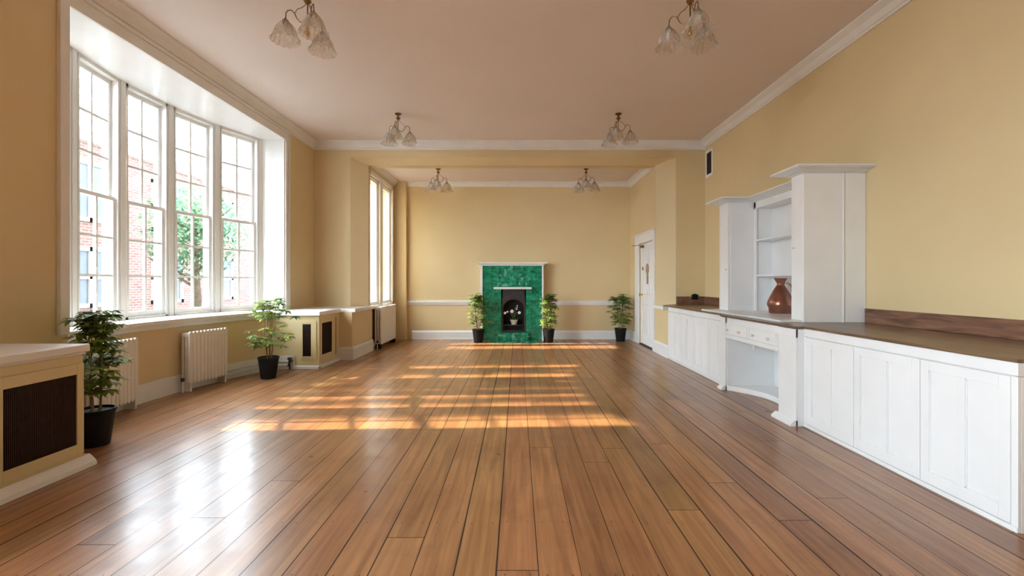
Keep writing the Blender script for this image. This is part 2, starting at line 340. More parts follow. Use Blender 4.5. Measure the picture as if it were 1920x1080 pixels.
# dividing beam with splayed jambs
bm_ = MB()
JL, JR, ZB = -3.076, 2.92, 3.61
bm_.prism([(XL, YB), (JL, YB), (XL2, 8.72), (XL2, 8.80), (XL, 8.80)], 0, ZC)
bm_.prism([(JR, YB), (XR, YB), (XR, 8.80), (XR2, 8.80), (XR2, 8.72)], 0, ZC)
bm_.prism([(YB, ZB), (YB, ZC), (8.95, ZC), (8.95, 3.505), (8.72, 3.505)], JL, JR, 'x')
struct('wall_beam', bm_, YEL, 'yellow beam and splayed piers dividing off the fireplace end', 'wall')
wf = MB()
wf.box(-3.1, XL2, 8.80, 8.84, 0, ZC2); wf.box(-3.1, XL2, 10.34, YF, 0, ZC2); wf.box(-3.1, XL2, 8.84, 10.34, 3.36, ZC2); wf.box(-3.1, -2.93, 8.84, 10.34, 0, .82)
wf.box(XL2, -2.53, 10.55, YF, 0, ZC2)
struct('wall_left_far', wf, YEL, 'yellow wall with boxed corner around the two tall far windows', 'wall')
wr = MB(); wr.box(XR2, 2.9, 8.80, YF, 2.16, ZC2); wr.box(XR2, 2.9, 9.90, YF, 0, 2.16); wr.box(XR2, 2.9, 8.8, 8.84, 0, 2.16); wr.box(2.68, 2.9, 8.84, 9.9, 0, 2.16)
struct('wall_right_far', wr, YEL, 'yellow wall around the white door', 'wall')
struct('wall_left_low', MB().box(XL, -2.78, 7.8, YB, 0, .80).box(-3.05, -2.78, YB, 8.89, 0, .80), YEL, 'low boxed-out yellow wall left of the far radiator', 'wall')
struct('wall_right_low', MB().box(XR2, XR, 7.97, YB, 0, .82).prism([(XR2, YB), (2.92, YB), (XR2, 8.72)], 0, .82), YEL, 'low yellow panel between the door and the cabinets', 'wall')

# cornices
def cprof(wall, sgn, zc, pr, dr):   # profile in (horizontal, z)
    q = [(0, 0), (pr, 0), (pr, -.018), (pr*.86, -.03), (pr*.55, -dr*.42), (pr*.33, -dr*.72), (pr*.3, -dr*.8), (pr*.14, -dr*.86), (pr*.14, -dr), (0, -dr)]
    return [(wall+sgn*a, zc+b) for a, b in q]
struct('trim_cornice_left', MB().prism(cprof(XL, 1, ZC, .09, .155), YN, YB, 'y'), WHTM, 'moulded cornice above the bow window', 'cornice')
struct('trim_cornice_right', MB().prism(cprof(XR, -1, ZC, .13, .13), YN, YB, 'y'), WHTM, 'white moulded cornice along the right wall', 'cornice')
struct('trim_cornice_beam', MB().prism(cprof(YB, -1, ZC, .10, .155), XL, XR, 'x'), WHTM, 'white moulded cornice across the dividing beam', 'cornice')
struct('trim_cornice_far', MB().prism(cprof(YF, -1, ZC2, .10, .11), XL2, XR2, 'x'), WHTM, 'white cornice above the fireplace wall', 'cornice')
struct('trim_cornice_far_left', MB().prism(cprof(XL2, 1, ZC2, .09, .11), 8.9, YF, 'y'), WHTM, 'white cornice above the two tall windows', 'cornice')
struct('trim_cornice_far_right', MB().prism(cprof(XR2, -1, ZC2, .11, .13), 8.9, YF, 'y'), WHTM, 'white cornice above the door wall', 'cornice')

# baseboards
def bprof(w, s, h=.2, t=.025):
    return [(w, 0), (w+s*t*1.25, 0), (w+s*t*1.25, .02), (w+s*t, .03), (w+s*t, h-.035), (w+s*t*.5, h-.01), (w+s*t*.3, h), (w, h)]
struct('baseboard_far', MB().prism(bprof(YF, -1), -2.42, -.86, 'x').prism(bprof(YF, -1), .62, XR2, 'x'), WHT, 'white baseboard either side of the fireplace', 'baseboard')
struct('baseboard_left_far', MB().prism(bprof(-2.78, 1, .22), 7.8, 8.89, 'y').prism(bprof(7.8, -1, .22), -2.99, -2.755, 'x'), WHTM, 'white baseboard on the low boxed wall', 'baseboard')
struct('baseboard_right_far', MB().prism(bprof(XR2, -1, .22), 7.965, 8.76, 'y').prism(bprof(XR2, -1, .22), 10.2, YF, 'y'), WHT, 'white baseboard beside the door', 'baseboard')
bb = MB()
def ring(R0, R1, z0, z1):
    a = [(larc(R0, y), y) for y in ys]; b = [(larc(R1, y), y) for y in ys]
    bb.prism([(min(p[0], XL+.028), p[1]) for p in a]+[(min(p[0], XL), p[1]) for p in b][::-1], z0, z1)
ring(LR-.008, LR+.03, 0, .03); ring(LR, LR+.03, .03, .17); ring(LR+.012, LR+.03, .17, .2)
bb.box(XL, -3.36, 6.972, 7.0, 0, .2)
struct('baseboard_left', bb, WHTM, 'white baseboard curving under the bow window', 'baseboard')

# ledges, sill, chair rail
sl = MB()
nose = [(min(larc(LR-.02, y), XL+.045), y) for y in ys]
sl.prism(nose+[(-4.3, 7.0)]+[arc(BR+.2, -A0*1.02+2*A0*1.02*i/20) for i in range(21)][::-1]+[(-4.3, 3.86)], .83, .87)
n2 = [(min(larc(LR-.0, y), XL+.025), y) for y in ys]; n3 = [(min(larc(LR+.03, y), XL), y) for y in ys]
sl.prism(n2+n3[::-1], .775, .83)
struct('trim_sill', sl, WHTM, 'white painted sill running under the bow window', 'window sill', .004)
struct('trim_ledge_left', MB().box(XL, -2.735, 7.835, YB, .80, .86).prism([(XL, YB), (-2.735, YB), (-2.735, 8.9), (XL2, 8.9), (XL2, 8.72), (JL, YB)], .80, .86), WHTM, 'white ledge on the low wall left of the tall windows', 'ledge', .006)
struct('trim_ledge_right', MB().prism([(XR2-.03, 8.2), (XR2-.03, 8.75), (XR2, 8.72), (2.92, YB), (XR, YB), (XR, 8.2)], .82, .885), WHT, 'short white ledge between the door and the worktop', 'ledge', .005)
struct('trim_chair_rail', MB().prism([(YF, .785), (YF-.012, .785), (YF-.02, .81), (YF-.035, .85), (YF-.035, .885), (YF, .895)], -2.53, -.83, 'x').prism([(YF, .785), (YF-.012, .785), (YF-.02, .81), (YF-.035, .85), (YF-.035, .885), (YF, .895)], .6, XR2, 'x'), WHT, 'white chair rail across the fireplace wall', 'chair rail')

# bow: soffit, reveals, posts, architrave
so = MB(); so.prism([(XL, 3.86)]+[(XL, 7.46)]+[arc(BR+.22, A0*1.02-2*A0*1.02*i/20) for i in range(21)], 3.60, 3.72)
so.box(-4.3, XL-.001, 3.85, 3.875, .872, 3.60); so.box(-4.3, XL-.001, 7.445, 7.47, .872, 3.60)
struct('trim_bow_lining', so, WHT, 'glossy white soffit and side linings of the bow window', 'window lining')
NW = 5; angs = [-A0+2*A0*i/NW for i in range(NW+1)]
for i, a in enumerate(angs):
    p = MB(); M = Matrix.Translation((BC.x, BC.y, 0)) @ Matrix.Rotation(-a, 4, 'Z')
    hw = .055
    p.box(-BR-.17, -BR, -hw, hw, .87, 3.60, M); p.box(-BR, -BR+.012, -hw+.02, hw-.02, .87, 3.60, M)
    struct('trim_mullion_%d' % (i+1), p, WHTM, 'white post of the bow window, %s counting from the camera' % ['first', 'second', 'third', 'fourth', 'fifth', 'sixth'][i], 'window post', .003)
ar = MB()
for y0, y1, f in ((3.765, 3.858, 1), (7.462, 7.575, -1)):
    ar.box(XL, XL+.022, y0, y1, .872, 3.60); ar.box(XL+.022, XL+.035, (y0 if f > 0 else y1-.03), (y0+.03 if f > 0 else y1), .872, 3.715)
ar.box(XL, XL+.022, 3.765, 7.575, 3.60, 3.745); ar.box(XL+.022, XL+.036, 3.765, 7.575, 3.715, 3.745)
struct('trim_bow_architrave', ar, WHTM, 'flat white architrave framing the bow window', 'architrave', .003)

# sash windows
def sash(mb, gb, w, z0, z1, d0, cols, rows, st=.042, rt=.045, rb=.045, mu=.026, dep=.036):
    mb.box(-w/2, -w/2+st, d0, d0+dep, z0, z1); mb.box(w/2-st, w/2, d0, d0+dep, z0, z1)
    mb.box(-w/2+st, w/2-st, d0, d0+dep, z0, z0+rb); mb.box(-w/2+st, w/2-st, d0, d0+dep, z1-rt, z1)
    for c in range(1, cols):
        x = -w/2+st+(w-2*st)*c/cols; mb.box(x-mu/2, x+mu/2, d0+.004, d0+dep-.004, z0+rb, z1-rt)
    for r in range(1, rows):
        z = z0+rb+(z1-rt-z0-rb)*r/rows; mb.box(-w/2+st, w/2-st, d0+.006, d0+dep-.006, z-mu/2, z+mu/2)
    gb.box(-w/2+st, w/2-st, d0+dep/2-.002, d0+dep/2+.002, z0+rb, z1-rt)
def window(name, loc, rz, w, z0, z1, label, cols=2, rows=3, d=.06, st=.042):
    e = empty(name, loc, label, 'window', None, rz, 'structure')
    fr = MB(); fr.box(-w/2, -w/2+.02, 0, d+.1, z0, z1).box(w/2-.02, w/2, 0, d+.1, z0, z1).box(-w/2, w/2, 0, d+.1, z1-.04, z1).box(-w/2, w/2, 0, d+.1, z0, z0+.03)
    fr.build('frame', WHTM, e)
    zm = (z0+z1)/2; ws = w-.04
    for nme, a, b, dd, rb, rt in ((('casement', z0+.03, z1-.04, d, .03, .03),) if cols == 1 else (('lower_sash', z0+.03, zm+.02, d-.035, .06, .04), ('upper_sash', zm-.02, z1-.04, d+.01, .04, .045))):
        m, g = MB(), MB(); sash(m, g, ws, a, b, dd, cols, rows, rb=rb, rt=rt, st=st)
        s_ = m.build(nme, WHT, e); g.build('glass_pane', GLASS, s_)
    return e
ordn = ['first', 'second', 'third', 'fourth', 'fifth']
for i in range(NW):
    a = (angs[i]+angs[i+1])/2; w = 2*BR*math.sin((angs[1]-angs[0])/2)-.115
    p = arc(BR*math.cos((angs[1]-angs[0])/2), a)
    e = window('window_%d' % (i+1), (p[0], p[1], 0), PI/2-a, w, .87, 3.60, 'tall white sash window in the bow, %s counting from the camera' % ordn[i])
window('window_6', (XL2-.02, 9.13, 0), PI/2, .58, .86, 3.36, 'left of the two tall bright windows beyond the beam', 1, 1, .02, .03)
window('window_7', (XL2-.02, 9.97, 0), PI/2, .74, .86, 3.36, 'right of the two tall bright windows beyond the beam', 1, 1, .02, .03)
window('window_8', (-3.9, -.3, 0), PI/2, 2.6, .9, 3.6, 'added unseen sash window beside the camera, bringing daylight to the right-hand cabinets', 5, 3)  # added out of view to bring daylight to the right-hand cabinets
wt = MB(); wt.box(-2.95, XL2+.02, 9.42, 9.60, .86, 3.36); wt.box(XL2, XL2+.022, 10.32, 10.41, .86, 3.44); wt.box(XL2, XL2+.022, 8.79, 10.41, 3.36, 3.44)
wt.box(-3.1, XL2+.02, 8.84, 10.34, .82, .86)
struct('trim_tall_windows', wt, WHTM, 'white surround and post of the two tall far windows', 'window trim', .003)

# door
dr = empty('door_1', (XR2, 9.37, 0), 'white panelled door in the wall right of the fireplace', 'door', None, 0, 'structure')
def rel(mb, o): 
    return mb
def local(mb, name, mat, parent, bevel=0):
    off = Vector(parent.location)
    mb.v = [v-off for v in mb.v]; return mb.build(name, mat, parent, bevel)
df = MB(); df.box(2.645, 2.675, 8.86, 9.88, .02, 2.12)
for y0, y1 in ((8.96, 9.31), (9.43, 9.78)):
    for z0, z1 in ((.25, .85), (1.05, 1.98)):
        df.box(2.636, 2.646, y0, y0+.025, z0, z1).box(2.636, 2.646, y1-.025, y1, z0, z1).box(2.636, 2.646, y0, y1, z0, z0+.025).box(2.636, 2.646, y0, y1, z1-.025, z1)
        df.box(2.640, 2.646, y0+.06, y1-.06, z0+.06, z1-.06)
leaf = local(df, 'door_leaf', WHT, dr, .002)
local(MB().box(2.63, 2.68, 8.84, 8.86, 0, 2.16).box(2.63, 2.68, 9.88, 9.9, 0, 2.16).box(2.63, 2.68, 8.86, 9.88, 2.12, 2.16)
      .box(2.575, 2.6, 8.76, 8.86, 0, 2.29).box(2.575, 2.6, 9.88, 10.18, 0, 2.29).box(2.575, 2.6, 8.86, 9.88, 2.12, 2.29).box(2.56, 2.6, 8.74, 10.2, 2.29, 2.32), 'door_frame', WHT, dr, .003)
local(MB().box(2.60, 2.675, 8.86, 9.88, 0, .02), 'under_door_shade', GAPM, dr)  # dark strip coloured as the shaded gap under the door
kn = MB(); kn.lathe([(.004, 0), (.018, .002), (.018, .03), (.03, .045), (.032, .06), (.02, .075), (.004, .078)], (0, 0, 0), 14, Matrix.Translation((2.636, 9.76, 1.05)) @ Matrix.Rotation(-PI/2, 4, 'Y'))
local(kn, 'door_knob', BRASSP, dr)
cl = MB(); cl.box(2.60, 2.64, 9.66, 9.82, 2.03, 2.08); cl.tube([(2.61, 9.76, 2.085), (2.44, 9.9, 2.085), (2.57, 10.1, 2.11)], .005, 6)
local(cl, 'door_closer', BRASS, dr)
lk = MB(); lk.box(2.63, 2.646, 9.72, 9.78, 1.56, 1.63); local(lk, 'door_lock', BRASS, dr)
pd = MB(); M = Matrix.Translation((2.628, 9.39, 1.58)) @ Matrix.Rotation(-PI/2, 4, 'Y')
pd.lathe([(.004, -.005), (.10, -.005), (.11, 0), (.10, .006), (.004, .006)], (0, 0, 0), 24, M)
pd.box(2.622, 2.634, 9.355, 9.425, 1.27, 1.5)
tag(pd.build('wall_ornament', TIMB, None, .002, (2.628, 9.39, 1.27)), 'brown paddle-shaped wooden ornament hanging on the white door', 'ornament')

# ---------------------------------------------------------------- cupboards on the left
nc = empty('cupboard', (XL, 2.3, 0), 'yellow cupboard with large dark mesh door at the left edge, by the camera', 'cupboard')
def L(parent):
    def f(mb, name, mat, bevel=0, p=None):
        off = Vector(parent.location); mb.v = [v-off for v in mb.v]; return mb.build(name, mat, p or parent, bevel)
    return f
l = L(nc)
XC = -3.07
l(MB().box(XL+.003, XC, 1.3, 3.28, .05, .795), 'body', YELG, .004)
l(MB().prism([(XL+.003, 1.3), (-3.045, 1.3), (-3.045, 3.31), (XL+.003, 3.31)], .812, .866).box(XL+.003, -3.06, 1.3, 3.295, .795, .812), 'top_shelf', WHTM, .008)
l(MB().prism([(XL+.003, 0), (-3.015, 0), (-3.02, .03), (-3.05, .06), (XC+.002, .075), (XL+.003, .075)], 1.3, 3.33, 'y'), 'plinth', WHTM)
for y0, y1 in ((2.70, 3.275), (2.08, 2.69)):
    d = l(MB().box(XC, XC+.012, y0, y0+.06, .10, .735).box(XC, XC+.012, y1-.05, y1, .10, .735).box(XC, XC+.012, y0+.06, y1-.05, .10, .173).box(XC, XC+.012, y0+.06, y1-.05, .662, .735), 'door', YELG, .002)
    g = MB(); g.box(XC+.001, XC+.004, y0+.06, y1-.05, .173, .662)
    k = 0
    for j in range(40):
        yy = y0+.06+(y1-y0-.11)*j/40; g.box(XC+.004, XC+.0065, yy, yy+.005, .173, .662)
    l(g, 'mesh_panel', MESHM, 0, d)
fc = empty('cupboard', (XL, 7.4, 0), 'small yellow corner cupboard with two dark mesh doors beyond the bow window', 'cupboard')
l = L(fc)
XD = -2.99
l(MB().box(XL+.003, XD, 7.003, 7.797, .05, .795), 'body', YELG, .004)
l(MB().box(XL+.003, -2.965, 6.965, 7.797, .80, .866).box(-4.1, XL+.01, 7.0, 7.44, .82, .866), 'top_shelf', WHTM, .008)
l(MB().box(-3.355, -2.965, 6.965, 7.003, 0, .045).box(-2.99, -2.965, 6.965, 7.80, 0, .045).box(-3.355, XD, 7.0, 7.797, 0, .05), 'plinth', WHTM, .004)
d = l(MB().box(-3.27, -3.236, 6.991, 7.003, .15, .72).box(-3.111, -3.03, 6.991, 7.003, .15, .72).box(-3.236, -3.111, 6.991, 7.003, .15, .19).box(-3.236, -3.111, 6.991, 7.003, .672, .72), 'door', YELG, .002)
g = MB(); g.box(-3.236, -3.111, 6.998, 7.002, .19, .672)
for j in range(10): g.box(-3.236+.0125*j, -3.232+.0125*j, 6.995, 6.998, .19, .672)
l(g, 'mesh_panel', MESHM, 0, d)
d = l(MB().box(XD, XD+.012, 7.03, 7.076, .12, .74).box(XD, XD+.012, 7.464, 7.60, .12, .74).box(XD, XD+.012, 7.076, 7.464, .12, .199).box(XD, XD+.012, 7.076, 7.464, .682, .74), 'door', YELG, .002)
g = MB(); g.box(XD+.001, XD+.004, 7.076, 7.464, .199, .682)
for j in range(30): g.box(XD+.004, XD+.0065, 7.076+.388*j/30, 7.081+.388*j/30, .199, .682)
l(g, 'mesh_panel', MESHM, 0, d)
l(MB().box(XD+.0005, XD+.003, 7.61, 7.645, .12, .74), 'door_gap_shade', GAPM)  # dark strip drawing the shade of the open door gap

# ---------------------------------------------------------------- radiators
def radiator(loc, rz, n, pitch, h, depth, label, z0=.09, cols=3):
    e = empty('radiator', loc, label, 'radiator', 'column radiators', rz)
    m = MB(); Lh = n*pitch
    for i in range(n):
        x = -Lh/2+pitch*(i+.5); hw = pitch*.43
        prof = [(-hw, z0+.03), (-hw*.5, z0), (hw*.5, z0), (hw, z0+.03), (hw, h-.03), (hw*.5, h), (-hw*.5, h), (-hw, h-.03)]
        m.prism(prof, -depth/2, -depth/2+.028, 'y')
        for c in range(1, cols):
            yy = -depth/2+(depth-.03)*c/(cols-1)
            m.box(x-hw*.7, x+hw*.7, yy, yy+.03, z0+.02, h-.02) if c else None
        m.box(x-hw*.8, x+hw*.8, -depth/2, depth/2, h-.06, h-.012); m.box(x-hw*.8, x+hw*.8, -depth/2, depth/2, z0+.01, z0+.06)
        # shift the front fin to its place
        k = 16+0
    # rebuild fronts at their x
    m2 = MB()
    for i in range(n):
        x = -Lh/2+pitch*(i+.5); hw = pitch*.46
        m2.prism([(x-hw, z0+.02), (x-hw*.5, z0), (x+hw*.5, z0), (x+hw, z0+.02), (x+hw, h-.02), (x+hw*.5, h), (x-hw*.5, h), (x-hw, h-.02)], -depth/2, -depth/2+.03, 'y')
        for c in range(1, cols):
            yy = -depth/2+(depth-.03)*c/(cols-1); m2.box(x-hw*.7, x+hw*.7, yy, yy+.03, z0+.02, h-.02)
        m2.box(x-hw*.8, x+hw*.8, -depth/2+.01, depth/2-.01, h-.065, h-.015); m2.box(x-hw*.8, x+hw*.8, -depth/2+.01, depth/2-.01, z0+.015, z0+.06)
    m2.build('radiator_body', RADM, e, .004)
    t = MB()
    t.tube([(-Lh/2+.01, 0, z0+.04), (-Lh/2-.03, 0, z0+.04), (-Lh/2-.035, 0, z0+.0), (-Lh/2-.035, 0, .002)], .011, 10)
    t.build('pipe', PIPE, e)
    v = MB(); v.lathe([(.004, 0), (.02, .002), (.02, .03), (.014, .04), (.004, .041)], (-Lh/2-.035, 0, z0+.04), 12); v.build('valve', IRON, e)
    for s in (-1, 1):
        f = MB(); f.box(s*(Lh/2-pitch*.5)-.012, s*(Lh/2-pitch*.5)+.012, -depth/2+.005, depth/2-.005, 0.001, z0+.02); f.build('foot', RADM if n < 12 else IRON, e, .003)
    return e
def on_bow(y, off, *a, **k):
    x = larc(LR+.025, y); ang = math.atan2(y-LC.y, -(x-LC.x)); 
    p = Vector((x, y))+Vector((math.cos(ang), -math.sin(ang)))*off
    return radiator((p.x, p.y, 0), PI/2-ang, *a, **k)
on_bow(4.49, .10, 11, .053, .735, .12, 'cream column radiator under the bow window, partly hidden by the nearest plant')
on_bow(5.82, .115, 11, .053, .715, .12, 'cream column radiator under the middle of the bow window')
radiator((-2.72, 9.60, 0), PI/2, 14, .078, .835, .13, 'cream column radiator under the tall windows beyond the beam')
# heating pipes along the base of the bow wall, right of the middle radiator
hp = empty('heating_pipe', (-3.4, 6.9, 0), 'white heating pipes along the baseboard ending in a dark valve by the corner cupboard', 'pipe')
l = L(hp)
yy = [6.12+.6*i/8 for i in range(9)]
for z in (.07, .125):
    l(MB().tube([(min(larc(LR-.035, y), XL+.07), y, z) for y in yy]+[(XL+.09, 6.86, z), (XL+.14, 6.93, z), (-3.42, 6.93, z)], .012, 8), 'pipe', PIPE)
v = MB(); v.lathe([(.004, -.03), (.018, -.03), (.018, .03), (.032, .032), (.032, .06), (.004, .065)], (-3.40, 6.93, .12), 12); v.tube([(-3.42, 6.93, .05), (-3.40, 6.93, .12), (-3.36, 6.92, .13)], .016, 8)
v.tube([(-3.40, 6.93, .002), (-3.40, 6.93, .1)], .012, 8)
l(v, 'valve', IRON)

# ---------------------------------------------------------------- fitted cabinets on the right
XF = 2.59
def panel_door(mb, xf, y0, y1, z0, z1, np=2, st=.06, t=.016):
    # raised stiles and rails with recessed panels, front faces -x
    mb.box(xf, xf+t, y0, y0+st, z0, z1); mb.box(xf, xf+t, y1-st, y1, z0, z1)
    ys_ = [y0+st+(y1-y0-2*st+st*.8)*i/np for i in range(np+1)]
    mb.box(xf, xf+t, y0+st, y1-st, z0, z0+st*1.3); mb.box(xf, xf+t, y0+st, y1-st, z1-st, z1)
    wdt = (y1-y0-2*st-(np-1)*st*.8)/np
    for i in range(np):
        a = y0+st+i*(wdt+st*.8); b = a+wdt
        if i: mb.box(xf, xf+t, a-st*.8, a, z0+st*1.3, z1-st)
        mb.box(xf+.009, xf+t, a, b, z0+st*1.3, z1-st)
        zz0, zz1 = z0+st*1.3, z1-st
        for q in ((a, a+.008, zz0, zz1), (b-.008, b, zz0, zz1), (a, b, zz0, zz0+.008), (a, b, zz1-.008, zz1)):
            mb.box(xf+.004, xf+.01, *q)
def base_cabinet(y0, y1, edges, label, np=2):
    e = empty('base_cabinet', (3.0, (y0+y1)/2, 0), label, 'cabinet')
    l = L(e)
    l(MB().box(XF+.016, XR-.003, y0, y1, .0, .81).box(XF, XR-.003, y0, y1, .815, .884).box(XF+.02, XR-.01, y0+.01, y1-.01, .80, .82), 'body', WHT, .003)
    l(MB().box(XF-.004, XF+.016, y0, y1, 0.001, .03), 'plinth', WHT, .003)
    for a, b in ((y0, y0+.035), (y1-.035, y1)): l(MB().box(XF, XF+.016, a, b, .03, .812), 'face_frame', WHT, .002)
    for a, b in edges:
        m = MB(); panel_door(m, XF, a+.003, b-.003, .034, .808, np)
        l(m, 'door', WHT, .0015)
    return e, l
e, l = base_cabinet(2.40, 4.19, [(2.435, 2.985), (2.985, 3.575), (3.575, 4.155)], 'white base cabinet with three panelled doors nearest the camera')
e, l = base_cabinet(5.73, 7.965, [(5.765, 6.306), (6.306, 6.847), (6.847, 7.388), (7.388, 7.93)], 'white base cabinet with four panelled doors nearest the door wall')
# knee-hole unit
kh = empty('desk_unit', (3.0, 4.95, 0), 'white knee-hole desk unit with two drawers between the base cabinets', 'desk'); l = L(kh)
XK = 2.515
l(MB().box(XK+.02, XR-.003, 4.19, 4.48, .0, .88).box(XK+.02, XR-.003, 5.60, 5.728, .0, .88).box(3.1, 3.13, 4.48, 5.60, .0, .88).box(XK+.02, 3.1, 4.48, 5.6, .66, .68).box(XK+.02, XR-.01, 4.48, 5.6, .82, .88).box(XK, XK+.03, 4.48, 5.6, .635, .683).box(XK+.012, XK+.03, 4.48, 5.6, .68, .88), 'body', WHT, .003)
for y0, y1 in ((4.191, 4.47), (5.61, 5.727)):
    l(MB().box(XK, XK+.02, y0, y1, .0, .88).box(XK-.006, XK+.02, y0, y1, .80, .88), 'pilaster', WHT, .003)
    l(MB().prism([(XK-.05, .001), (XK-.05, .02), (XK-.012, .055), (XK+.02, .055), (XK+.02, .001)], y0, y1+.04 if y0 < 5 else y1, 'y'), 'pilaster_base', WHT, .002)
pts = []
for i in range(17):
    y = 4.48+1.12*i/16; t = (y-5.04)/.56; pts.append((2.53+.27*(1-t*t), y))
l(MB().prism(pts+[(3.1, 5.6), (3.1, 4.48)], .001, .06), 'footboard', WHT, .003)
for a, b in ((4.485, 5.035), (5.045, 5.595)):
    d = l(MB().box(XK+.002, XK+.02, a, b, .685, .815).box(XK-.004, XK+.003, a+.03, b-.03, .70, .80), 'drawer', WHT, .002)
    for yk in ((4.63, 4.93) if a < 5 else (5.24, 5.53)):
        k = MB(); k.lathe([(.004, 0), (.009, .001), (.008, .012), (.016, .02), (.014, .028), (.004, .03)], (0, 0, 0), 12, Matrix.Translation((XK-.003, yk, .737)) @ Matrix.Rotation(-PI/2, 4, 'Y'))
        l(k, 'knob', PIPE, 0, d)
l(MB().lathe([(.004, 0), (.012, .004), (.009, .02), (.016, .045), (.016, .05), (.004, .05)], (XK+.03, 4.99, .575), 12).box(XK+.02, XK+.04, 4.98, 5.0, .6, .62), 'catch', WHT)
# worktop and upstand
wk = MB(); wk.prism([(XF-.012, 2.395), (XF-.012, 4.18), (XK-.01, 4.18), (XK-.01, 5.74), (XF-.012, 5.74), (XF-.012, 8.2), (XR-.003, 8.2), (XR-.003, 2.395)], .885, .905)
wk.prism([(XF-.012, 8.2), (XR-.003, 8.2), (XR-.003, YB-.003), (2.9, YB-.003), (2.75, 8.45)], .886, .905)
wo = tag(wk.build('worktop', WORK, None, .003), 'long dark polished wooden worktop over the white base cabinets', 'worktop')
tag(MB().box(XR-.025, XR-.003, 2.395, 4.59, .9055, 1.045).build('upstand', SPLASH, None, .003), 'long reddish brown wooden upstand on the worktop, near side of the shelving', 'upstand')
tag(MB().prism([(XR-.003, 6.67), (XR-.025, 6.67), (XR-.025, YB-.024), (2.925, YB-.024), (2.925, YB-.003), (XR-.003, YB-.003)], .9055, 1.045).build('upstand', SPLASH, None, .003), 'reddish brown wooden upstand around the far corner of the worktop', 'upstand')
tag(MB().box(3.20, 3.31, YB-.05, YB-.0245, .99, 1.085).box(3.22, 3.29, YB-.06, YB-.05, 1.01, 1.065).box(3.235, 3.275, YB-.045, YB-.026, 1.085, 1.098).build('socket_box', BLK, None, .006), 'small black box on the far wooden upstand in the corner', 'socket')

# ---------------------------------------------------------------- hutch on the worktop
hu = empty('display_shelving', (3.15, 5.58, .905), 'tall white shelving unit with stepped cornice standing on the worktop', 'shelving'); l = L(hu)
Z0, Z1 = .905, 2.385
l(MB().box(2.62, XR-.003, 4.62, 6.60, Z0+.0005, .925), 'base_board', WHT, .003)
l(MB().box(2.84, XR-.003, 4.60, 4.63, Z0+.0005, Z1).box(2.84, 2.86, 4.63, 4.81, .925, Z1).box(2.86, 3.23, 4.80, 4.82, .925, Z1).box(3.225, 3.24, 4.592, 4.60, Z0+.0005, Z1), 'near_cupboard', WHT, .003)
l(MB().box(2.86, XR-.003, 6.55, 6.57, .925, Z1).box(2.86, 2.88, 6.30, 6.56, .925, Z1).box(2.88, 3.23, 6.30, 6.32, .925, Z1).box(2.893, 3.2, 6.296, 6.301, 1.0, 2.3), 'far_cupboard', WHT, .003)
l(MB().box(XR-.02, XR-.003, 4.80, 6.32, .925, Z1), 'back_panel', WHT)
l(MB().box(3.21, 3.235, 6.25, 6.31, .925, Z1).box(3.235, XR-.02, 6.27, 6.30, .925, Z1).box(3.21, 3.235, 4.82, 4.86, .925, Z1).box(3.21, XR-.02, 4.82, 6.3, 2.30, Z1), 'inner_frame', WHT, .002)
for z in (1.40, 1.877):
    l(MB().box(3.22, XR-.02, 4.86, 6.27, z-.018, z+.006), 'shelf', WHT, .002)
# cornice: profile pieces following the stepped front
def capring(off, z0, z1):
    xs = [(XR-.003, 4.60-off), (2.84-off, 4.60-off), (2.84-off, 4.82+off), (3.21-off, 4.82+off), (3.21-off, 6.30-off), (2.86-off, 6.30-off), (2.86-off, 6.57+off), (XR-.003, 6.57+off)]
    return MB().prism(xs, z0, z1)
c = capring(.0, Z1, 2.39)
for off, a, b in ((.02, 2.39, 2.398), (.045, 2.398, 2.406), (.07, 2.406, 2.413), (.095, 2.413, 2.42), (.12, 2.42, 2.427), (.14, 2.427, 2.445)):
    q = capring(off, a, b); c.add(q.v, q.f)
l(c, 'cornice', WHT, .003)
for y, x, z in ((4.75, 2.84, 1.655), (6.34, 2.86, 1.48)):
    k = MB(); k.lathe([(.003, 0), (.006, .001), (.006, .01), (.011, .016), (.009, .024), (.003, .026)], (0, 0, 0), 12, Matrix.Translation((x, y, z)) @ Matrix.Rotation(-PI/2, 4, 'Y'))
    l(k, 'knob', PIPE)

# copper jug
jg = empty('copper_jug', (3.245, 5.72, .926), 'copper jug with pinched neck and side handle on the bottom of the shelving', 'jug')
j = MB(); pf = [(.004, 0), (.125, 0), (.13, .01), (.133, .07), (.145, .085), (.15, .11), (.145, .14), (.12, .20), (.085, .275), (.055, .325), (.042, .345), (.040, .36), (.052, .385), (.075, .425), (.078, .43), (.072, .43), (.05, .385), (.034, .36), (.036, .34), (.004, .335)]
j.lathe(pf, (0, 0, 0), 40); j.build('jug_body', COPPER, jg)
h = MB(); ang = math.radians(-35); dx, dy = math.cos(ang), math.sin(ang)
h.tube([(dx*r_, dy*r_, z_) for r_, z_ in ((.042, .36), (.075, .372), (.115, .34), (.135, .28), (.132, .22), (.118, .20))], [.009, .011, .012, .012, .011, .009], 10)
h.build('handle', COPPER, jg)

# vent grille
vg = empty('vent_grille', (XR, 8.36, 3.45), 'small dark louvred vent with cream frame high on the right wall', 'vent'); l = L(vg)
l(MB().box(XR-.012, XR-.001, 8.20, 8.25, 3.21, 3.70).box(XR-.012, XR-.001, 8.46, 8.51, 3.21, 3.70).box(XR-.012, XR-.001, 8.25, 8.46, 3.65, 3.70).box(XR-.012, XR-.001, 8.25, 8.46, 3.21, 3.26), 'frame', WHTM, .002)
g = MB().box(XR-.004, XR-.001, 8.25, 8.46, 3.26, 3.65)
for i in range(13): g.box(XR-.01, XR-.004, 8.25, 8.46, 3.27+.029*i, 3.277+.029*i)
l(g, 'louvres', MESHM)

